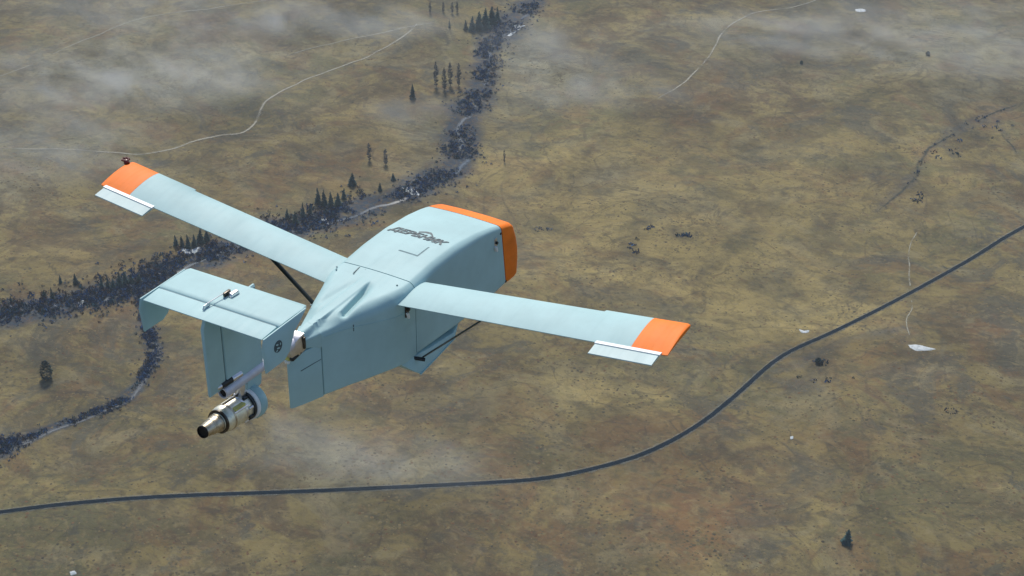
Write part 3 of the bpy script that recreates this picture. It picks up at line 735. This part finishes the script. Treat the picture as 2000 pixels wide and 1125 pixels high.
# steel bracket that holds the tail boom
b_ = MB()
b_.rings([[(-.025, -.478, .006), (.025, -.478, .006), (.028, -.478, -.058), (-.028, -.478, -.058)],
          [(-.024, -.512, -.002), (.020, -.512, -.006), (.026, -.512, -.064), (-.026, -.512, -.064)],
          [(-.020, -.542, -.022), (.012, -.542, -.028), (.018, -.542, -.068), (-.020, -.542, -.068)]])
brk = P_(b_, 'boom_bracket', M_STEEL, bevel=.002, label='bright steel bracket at the tail tip')
b_ = MB(); b_.box((.0285, -.484, -.028), (.006, .010, .045)); P_(b_, 'clamp', M_DARKM, brk, bevel=.002)
b_ = MB(); b_.tube([(0, .011), (.04, .010), (.045, .006)], (.016, -.50, -.058), (.010, -.56, -.075), 16); P_(b_, 'cable_grommet', M_BLACK, brk)
b_ = MB(); b_.box((-.004, -.535, -.070), (.022, .018, .016)); P_(b_, 'sealant', M_YELLOW, brk, bevel=.004)
b_ = MB(); b_.box((-.004, -.541, -.083), (.018, .014, .012)); P_(b_, 'cable_end', M_WHITE, brk, bevel=.003)

# hatch on top of the fuselage
def top_z(x, y):
    w_, zt, zb = lerp(y, FT); return zt+crown_z(x, y, zt, zt)
def top_patch(x0, x1, y0, y1, th, n_=6):
    b = MB(); rg = []
    for k in range(n_+1):
        y = y0+(y1-y0)*k/n_; xs_ = [x0+(x1-x0)*j/n_ for j in range(n_+1)]
        rg.append([(x, y, top_z(x, y)+th) for x in xs_]+[(x, y, top_z(x, y)-.003) for x in xs_[::-1]])
    return b.rings(rg)
hatch = P_(top_patch(-.003, .075, .157, .232, .0016), 'hatch', M_PAINT, fus)
P_(top_patch(-.005, .077, .1525, .1560, .0008), 'gap', M_GAP, hatch); P_(top_patch(.0758, .0790, .153, .234, .0008), 'gap', M_GAP, hatch)

# name on the fuselage and bird mark
def text_mesh(s, size, shear_, mat, name, parent, M):
    cu = bpy.data.curves.new(name, 'FONT'); cu.body = s; cu.size = size; cu.shear = shear_; cu.extrude = .0006
    cu.align_x = 'CENTER'; cu.align_y = 'CENTER'; cu.offset = .0022; cu.space_character = 1.0
    t = bpy.data.objects.new('tmp', cu); COL.objects.link(t)
    dg = bpy.context.evaluated_depsgraph_get(); me = bpy.data.meshes.new_from_object(t.evaluated_get(dg))
    bpy.data.objects.remove(t); me.transform(M); me.name = name; me.materials.clear(); me.materials.append(mat)
    o = bpy.data.objects.new(name, me); COL.objects.link(o); o.parent = parent; return o, me
o, me = text_mesh('ДЕРБНИК', .060, .35, M_LETTER, 'lettering', fus, Matrix.Identity(4))
xs = [v.co.x for v in me.vertices]; ys = [v.co.y for v in me.vertices]
sx_ = .252/(max(xs)-min(xs)); sy_ = .044/(max(ys)-min(ys)); mxx = (max(xs)+min(xs))/2; myy = (max(ys)+min(ys))/2
for v in me.vertices:
    x = (v.co.x-mxx)*sx_-.006; y = (v.co.y-myy)*sy_+.288-.02*x
    w_, zt, zb = lerp(y, FT); v.co = Vector((x, y, zt+crown_z(x, y, zt, zt)+.0012+v.co.z+DZ))
o['label'] = 'dark grey lettering reading ДЕРБНИК'
# bird: a swept two-winged stroke
b_ = MB(); top_ = []; bot_ = []
for k in range(17):
    t = k/16; x = -.020+.072*t; yc = .318+.022*math.sin(math.pi*t)**1.2 + (.004 if t > .5 else 0)-.016*t; th = .0075*math.sin(math.pi*min(1, .06+t*.94))**.6+.0006
    z = lerp(yc, FT)[1]+crown_z(x, yc, 0, -1)+.0015
    top_.append((x, yc+th*.5, z)); bot_.append((x, yc-th, z))
vv = top_+bot_; b_.add(vv, [(i, i+1, 17+i+1, 17+i) for i in range(16)])
P_(b_, 'bird_mark', M_LETTER, fus, label='dark swooping bird mark above the lettering')

# side latches
for nm, (x, y, z), par, md in (('latch', (.1705, .561, -.103), fus, M_STEEL), ('latch', (.1655, -.058, -.080), aft, M_DARKM)):
    b_ = MB(); b_.box((x, y, z), (.006, .020, .052)); la = P_(b_, nm, md, par, bevel=.0015)
    b_ = MB(); b_.box((x+.006, y-.003, z-.018), (.010, .008, .026), Matrix.Rotation(R(18), 3, 'X')); P_(b_, 'lever', M_WHITE, la, bevel=.001)
    b_ = MB(); b_.tube([(0, .007), (.008, .006)], (x+.002, y+.002, z+.006), (x+1, y+.002, z+.006), 10); P_(b_, 'bolt', M_BLACK, la)
for (y, z) in ((.6, -.075), (.643, -.31)):
    b_ = MB(); b_.tube([(0, .006), (.006, .005)], (.168, y, z), (1, y, z), 10); P_(b_, 'bolt', M_BLACK, fus)
b_ = MB(); b_.tube([(0, .006), (.05, .0035), (.055, .001)], (.12, .69, -.352), (.13, .80, -.36), 12); P_(b_, 'probe', M_WHITE, nose)

# skid under the belly
b_ = MB()
def sk(y, zt_, zb_, wt, wb): return [(-wt, y, zt_), (wt, y, zt_), (wb, y, zb_), (-wb, y, zb_)]
b_.rings([sk(-.085, -.296, -.303, .150, .155), sk(-.035, -.296, -.352, .163, .178), sk(-.012, -.300, -.371, .165, .186), sk(.10, -.318, -.371, .168, .180), sk(.262, -.345, -.369, .164, .168), sk(.30, -.325, -.331, .16, .16)])
skid = P_(b_, 'skid', M_PAINT, bevel=.004)
for s in (-1, 1):
    b_ = MB(); b_.rings([[(s*.182, -.012, -.3735), (s*.190, -.012, -.3735), (s*.190, -.012, -.369), (s*.182, -.012, -.369)], [(s*.162, .262, -.371), (s*.171, .262, -.371), (s*.171, .262, -.3665), (s*.162, .262, -.3665)]])
    P_(b_, 'skid_edge', M_PAINT, skid)

# wings
def foil(x, yl, zl, yt, zt_, th=.017, n_=11):
    """closed section at span x: upper surface from leading edge to trailing edge, then lower surface back"""
    up_, lo_ = [], []
    for k in range(n_):
        t = (1-math.cos(math.pi*k/(n_-1)))/2
        ya = th/.2*(.2969*math.sqrt(t)-.126*t-.3516*t*t+.2843*t**3-.1015*t**4)
        y = yl+(yt-yl)*t; zc = zl+(zt_-zl)*t+.010*4*t*(1-t)*.55
        up_.append((x, y, zc+ya+.0012)); lo_.append((x, y, zc-ya*.75-.0012))
    return up_+lo_[::-1][:-1]
def wing_pt(ax_):
    t = (ax_-.165)/(1.2-.165)
    return .070+.006*t, -.030+.137*t, -.104, -.036+.126*t
for s in (1, -1):
    b_ = MB(); rg_ = []
    for ax_ in (.150, .30, .50, .70, .885):
        yl, zl, yt, zt_ = wing_pt(ax_); rg_.append(foil(s*ax_, yl, zl, yt, zt_))
    for ax_ in (.889, 1.066):
        yl, zl, yt, zt_ = wing_pt(ax_); rg_.append(foil(s*ax_, yl+.009, zl, yt, zt_, .020))
    b_.rings(rg_); wing = P_(b_, 'wing', M_PAINT, smooth=50)
    b_ = MB(); rg_ = []
    for ax_, k, th in ((1.0665, 0, .0205), (1.188, 0, .0205), (1.197, .002, .018), (1.2, .005, .014)):
        yl, zl, yt, zt_ = wing_pt(ax_); rg_.append(foil(s*ax_, yl+.009-k*2, zl, yt+k*.5, zt_, th))
    b_.rings(rg_); tip = P_(b_, 'wing_tip', M_ORANGE, wing, smooth=50, label='bright orange wing tip')
    b_ = MB(); rg_ = []
    for ax_ in (.945, 1.174):
        yl, zl, yt, zt_ = wing_pt(ax_)
        rg_.append([(s*ax_, yt-.006, zt_+.004), (s*ax_, yt-.064, zt_-.005), (s*ax_, yt-.065, zt_-.008), (s*ax_, yt-.006, zt_-.006)])
    b_.rings(rg_); ail = P_(b_, 'aileron', M_PALE, wing, smooth=30)
    b_ = MB(); rg_ = []
    for ax_ in (.942, 1.178):
        yl, zl, yt, zt_ = wing_pt(ax_)
        rg_.append([(s*ax_, yt+.006, zt_+.0055), (s*ax_, yt-.012, zt_+.0060), (s*ax_, yt-.012, zt_+.001), (s*ax_, yt+.006, zt_-.0045)])
    b_.rings(rg_); P_(b_, 'hinge_strip', M_WHITE, ail, label='white hinge strip')
    # strut, flat in section
    A = Vector((s*.178, .004, -.315)); B = Vector((s*.505, -.040, .000)); d_ = (B-A).normalized()
    q = Vector((0, 1, 0)); nrm = d_.cross(q).normalized(); rg_ = []
    for p_, k in ((A, .7), (A.lerp(B, .06), 1), (A.lerp(B, .94), 1), (B, .7)):
        rg_.append([tuple(p_+q*(c_*.011*k)+nrm*(e_*.0032*k)) for c_, e_ in ((1, 0), (.5, .9), (-.3, 1), (-1, 0), (-.3, -1), (.5, -.9))])
    b_ = MB(); b_.rings(rg_); st = P_(b_, 'strut', M_BLACK, smooth=40)
    b_ = MB(); b_.tube([(0, .007), (.05, .007)], (s*.155, -.02, -.305), (s*.205, .012, -.318), 12); P_(b_, 'strut_foot', M_BLACK, st)
    if s < 0:
        yl, zl, yt, zt_ = wing_pt(1.19)
        b_ = MB(); b_.tube([(0, .010), (.008, .012), (.020, .009), (.026, .003)], (-1.197, .048, zl+.010), (-1.24, .075, zl+.034), 14)
        for a0 in (20, 75, 130, 200, 290): b_.box((-1.213+.012*math.cos(R(a0)), .058+.012*math.sin(R(a0)), zl+.022), (.004, .022, .006), Matrix.Rotation(R(a0), 3, 'Z'))
        P_(b_, 'tip_lamp', M_RED, tip, label='dark red lamp on the left wing tip')

# tail boom, fin, stabilizer, end plates
b_ = MB(); b_.tube([(0, .019), (.36, .019), (.38, .0202), (.40, .0202)], (0, -.488, -.024), (0, -.888, -.008), 26, True, False)
b_.tube([(0, .0202), (.001, .0155), (-.05, .015)], (0, -.888, -.008), (0, -1.0, -.0035), 26, False, True)
boom = P_(b_, 'tail_boom', M_LILAC, smooth=40)
b_ = MB(); b_.tube([(0, .0152), (.03, .0152)], (0, -.852, -.0094), (0, -1.0, -.0035), 20); P_(b_, 'bore', M_SOOT, boom)
b_ = MB(); b_.tube([(0, .012), (.105, .012), (.115, .009)], (.006, -.800, .020), (-.004, -.930, .026), 18); P_(b_, 'side_tube', M_STEEL, boom)
b_ = MB(); b_.tube([(0, .0135), (.05, .0135)], (.0022, -.845, .0222), (-.004, -.930, .026), 18); P_(b_, 'tube_band', M_BLACK, boom)

def plate(poly, x, h_, edge=.35):
    b = MB(); n_ = len(poly); cy = sum(p[0] for p in poly)/n_; cz = sum(p[1] for p in poly)/n_
    ins = lambda k: [(cy+(y-cy)*k, cz+(z-cz)*k) for y, z in poly]
    return b.rings([[(x-h_, y, z) for y, z in ins(.96)], [(x-h_*edge, y, z) for y, z in poly], [(x+h_*edge, y, z) for y, z in poly], [(x+h_, y, z) for y, z in ins(.96)]])
fin_front = [(-.690, .300), (-.870, .300), (-.870, .004), (-.680, -.004)]
fin = P_(plate(fin_front, 0, .008), 'center_fin', M_PAINT, smooth=40)
b_ = plate([(-.8735, .300), (-.940, .300), (-.955, .270), (-.950, .012), (-.8735, .008)], 0, .006); P_(b_, 'fin_rudder', M_PAINT, fin, smooth=40)
b_ = MB(); b_.box((0, -.8718, .155), (.007, .006, .29)); P_(b_, 'hinge_gap', M_SEAM, fin)
SZ = .309
def stabsec(x, y0, y1, th):
    up_, lo_ = [], []
    for k in range(9):
        t = (1-math.cos(math.pi*k/8))/2; a = th*(.25+.75*math.sin(math.pi*min(1, t*.6+.06))**.6) if k < 8 else th*.25
        if k == 0: a = 0.0
        up_.append((x, y1+(y0-y1)*t, SZ-.006+a)); lo_.append((x, y1+(y0-y1)*t, SZ-.006-a*.6-.0005))
    return up_+lo_[::-1]
b_ = MB(); b_.rings([stabsec(-.236, -.872, -.730, .006), stabsec(-.228, -.872, -.718, .008), stabsec(.228, -.872, -.718, .008), stabsec(.236, -.872, -.730, .006)])
stab = P_(b_, 'stabilizer', M_PAINT, smooth=50)
b_ = MB(); rg_ = []
for x in (-.232, .232): rg_.append([(x, -.8765, SZ+.0005), (x, -.952, SZ-.0045), (x, -.953, SZ-.0070), (x, -.8765, SZ-.010)])
b_.rings(rg_); elev = P_(b_, 'elevator', M_PAINT, stab, bevel=.0008)
b_ = MB(); b_.box((0, -.8742, SZ-.0055), (.450, .0052, .0085)); P_(b_, 'hinge_gap', M_GAP, stab)
# servo fairing, horn and push rod on the stabilizer
b_ = MB(); b_.box((.002, -.792, SZ+.009), (.018, .042, .012), Matrix.Rotation(R(-4), 3, 'Z'), .7); srv = P_(b_, 'servo', M_STEEL, stab, bevel=.003)
b_ = MB(); b_.box((-.014, -.806, SZ+.011), (.008, .030, .014)); P_(b_, 'servo_arm', M_DARKM, srv, bevel=.001)
b_ = MB(); b_.tube([(0, .0018), (.075, .0018)], (-.016, -.815, SZ+.016), (-.026, -.895, SZ+.012), 8); P_(b_, 'push_rod', M_STEEL, srv)
b_ = MB(); b_.box((-.026, -.893, SZ+.007), (.005, .042, .012), Matrix.Rotation(R(4), 3, 'Z'), .6); P_(b_, 'control_horn', M_STEEL, elev, bevel=.0015)
for s in (1, -1):
    b_ = plate([(-.738, SZ-.001), (-.955, SZ-.001), (-.965, .272), (-.955, .186), (-.925, .186), (-.866, .184), (-.838, .200), (-.802, .262)], s*.2405, .0042, .5)
    pl = P_(b_, 'end_plate', M_PAINT, stab, smooth=40)
    if s > 0:
        ex, ey, ez = .2405+.0045, -.893, .252
        b_ = MB(); b_.tube([(0, .0200), (.0012, .0200)], (ex, ey, ez), (1, ey, ez), 32); em = P_(b_, 'emblem', M_LETTER, pl, label='round dark emblem on the right end plate')
        b_ = MB()
        for cy, cz, ry, rz, rot in ((.006, .009, .0068, .0030, 25), (.001, -.005, .0085, .0028, 20), (.009, -.011, .0045, .0030, -30), (-.010, .005, .0026, .0045, 10)):
            pts = []
            for k in range(14):
                a0 = 2*math.pi*k/14; yy, zz = ry*math.cos(a0), rz*math.sin(a0); c_, s_ = math.cos(R(rot)), math.sin(R(rot))
                pts.append((ex+.0024, ey-(cy+yy*c_-zz*s_), ez+cz+yy*s_+zz*c_))
            b_.add(pts, [tuple(range(14))])
        P_(b_, 'emblem_mark', M_PAINT, em)

# jet engine under the boom
EA, EB = Vector((0, -.732, -.120)), Vector((0, -1.005, -.091)); ed = (EB-EA).normalized()
b_ = MB(); b_.prism_x([(-.690, -.02), (-.765, -.02), (-.775, -.075), (-.735, -.082), (-.700, -.075)], -.007, .007); P_(b_, 'pylon', M_PAINT, bevel=.002)
b_ = MB(); b_.rings([[(-.010, -.785, -.020), (.010, -.785, -.020), (.010, -.815, -.020), (-.010, -.815, -.020)], [(-.016, -.795, -.078), (.016, -.795, -.078), (.016, -.812, -.078), (-.016, -.812, -.078)]]); P_(b_, 'engine_bracket', M_STEEL, bevel=.002)
def en(name, prof, mat, parent, c0=True, c1=True, n_=36):
    b = MB(); b.tube(prof, EA, EB, n_, c0, c1); return P_(b, name, mat, parent, smooth=40)
eng = en('jet_engine', [(.060, .044), (.066, .046), (.130, .046), (.168, .045), (.178, .043), (.188, .034), (.194, .031)], M_GOLD, drone)
en('intake_bell', [(0, .050), (.004, .057), (.012, .060), (.030, .0595), (.036, .056), (.037, .046)], M_PAINT, eng)
en('intake_ring', [(.0372, .050), (.0375, .0555), (.052, .0550), (.053, .048)], M_WHITE, eng)
en('black_collar', [(.0535, .046), (.054, .0515), (.064, .0515), (.065, .046)], M_BLACK, eng)
en('nozzle', [(.1945, .030), (.197, .0330), (.203, .0330), (.204, .0300), (.222, .0275), (.224, .0290), (.229, .0285), (.230, .0265), (.266, .0215), (.267, .0200), (.245, .019)], M_BRONZE, eng, True, True, 10)
en('nozzle_flange', [(.1850, .036), (.1855, .0415), (.1915, .0410), (.192, .034)], M_DARKM, eng)
for t_, r_ in ((.092, .0475), (.150, .0470)): en('band', [(t_, .0455), (t_+.001, r_), (t_+.007, r_), (t_+.008, .0455)], M_STEEL if t_ < .1 else M_BRONZE, eng)
en('nozzle_rim', [(.2662, .0190), (.2665, .0218), (.2720, .0208), (.2725, .0185), (.255, .0170)], M_SOOT, eng, True, True)
q = ed.to_track_quat('Z', 'Y')
for k, a0 in enumerate((20, 65, 110, 155, 200, 250, 300, 340)):
    c_ = EA+ed*.070+q @ Vector((.0475*math.cos(R(a0)), .0475*math.sin(R(a0)), 0))
    b_ = MB(); b_.tube([(0, .006), (.016, .006), (.018, .004)], c_, c_+ed, 10); P_(b_, 'mount_bolt', M_BLACK if k % 2 else M_STEEL, eng)
for a0 in (35, 100, 170):
    c_ = EA+ed*.085+q @ Vector((.0465*math.cos(R(a0)), .0465*math.sin(R(a0)), 0))
    b_ = MB(); b_.tube([(0, .004), (.07, .004)], c_, c_+ed, 8); P_(b_, 'fuel_line', M_DARKM if a0 == 100 else M_STEEL, eng)
b_ = MB(); c_ = EA+ed*.122
b_.box(tuple(c_+q @ Vector((.030, .034, 0))), (.016, .052, .012), (q @ Vector((0, 0, 1))).to_track_quat('Y', 'Z').to_matrix()); P_(b_, 'glow_plug_box', M_YELLOW, eng, bevel=.002)

# ------------------------------------------------------------------ haze
hz = MB(); hz.box((ctr[0], ctr[1], (ALT+8-14)/2), (15200, 15200, ALT+8+14))
m = bpy.data.materials.new('pale_haze'); m.use_nodes = True; nn = m.node_tree.nodes; nn.clear()
om = nn.new('ShaderNodeOutputMaterial'); pv = nn.new('ShaderNodeVolumePrincipled')
pv.inputs['Color'].default_value = (0.76, 0.88, 1.0, 1); pv.inputs['Density'].default_value = 0.00012; pv.inputs['Anisotropy'].default_value = 0.2
m.node_tree.links.new(pv.outputs[0], om.inputs['Volume'])
ho = hz.out('haze', m, None, 0); tag(ho, 'pale bluish haze in the air above the steppe', 'haze', kind='stuff')

# low mist: soft wisps lying over the steppe
m = bpy.data.materials.new('low_mist'); m.use_nodes = True; nn = m.node_tree.nodes; ll = m.node_tree.links; nn.clear()
om = nn.new('ShaderNodeOutputMaterial'); pv = nn.new('ShaderNodeVolumePrincipled'); pv.inputs['Color'].default_value = (0.93, 0.96, 0.97, 1)
tc = nn.new('ShaderNodeTexCoord'); ge = nn.new('ShaderNodeNewGeometry')
ln = nn.new('ShaderNodeVectorMath'); ln.operation = 'LENGTH'; ll.new(tc.outputs['Object'], ln.inputs[0])
fall = ramp(nn, ll, ln.outputs['Value'], 1.0, 0.25)
mp = nn.new('ShaderNodeMapping'); mp.inputs['Rotation'].default_value = (0, 0, R(35)); mp.inputs['Scale'].default_value = (0.45, 1, 0.6); ll.new(ge.outputs['Position'], mp.inputs[0])
wz = noise_node(nn, ll, mp.outputs[0], 1/16, 4, 0.6, 0.6).outputs[0]
ll.new(math_n(nn, ll, 'MULTIPLY', math_n(nn, ll, 'MULTIPLY', fall, ramp(nn, ll, wz, 0.34, 0.76)), 0.026), pv.inputs['Density'])
ll.new(pv.outputs[0], om.inputs['Volume'])
bm = bmesh.new(); bmesh.ops.create_icosphere(bm, subdivisions=3, radius=1.0); mm = bpy.data.meshes.new('mist'); bm.to_mesh(mm); bm.free(); mm.materials.append(m)
for px, py, ra, rb, rot, lb in ((185,150,95,48,40,'pale mist wisp over the slope in the upper left corner'),(340,185,80,34,30,'pale mist wisp above the winding track'),
    (70,300,70,40,20,'pale mist wisp at the left edge beyond the wing tip'),(400,45,110,30,25,'pale mist band along the top left edge'),
    (1060,110,34,40,60,'pale mist wisp right of the upper brook'),(1170,190,46,26,30,'thin mist wisp on the slope right of the brook'),
    (790,925,34,16,25,'pale mist wisp on the road below the fuselage'),(590,885,28,16,30,'pale mist wisp right of the jet engine'),
    (1880,95,130,60,20,'pale mist bank in the upper right corner'),(1560,90,80,30,25,'thin mist band in the upper right'),(800,235,24,12,30,'small mist wisp left of the brook'),(690,60,70,24,25,'thin mist band at the top left of the brook')):
    P = G(px, py); o = bpy.data.objects.new('mist', mm); COL.objects.link(o)
    o.location = (P[0], P[1], P[2]+5.5); o.scale = (ra*1.2, rb*1.25, 5.0 if px > 1400 else 7.0); o.rotation_euler = (0, 0, R(rot)); tag(o, lb, 'mist', kind='stuff')
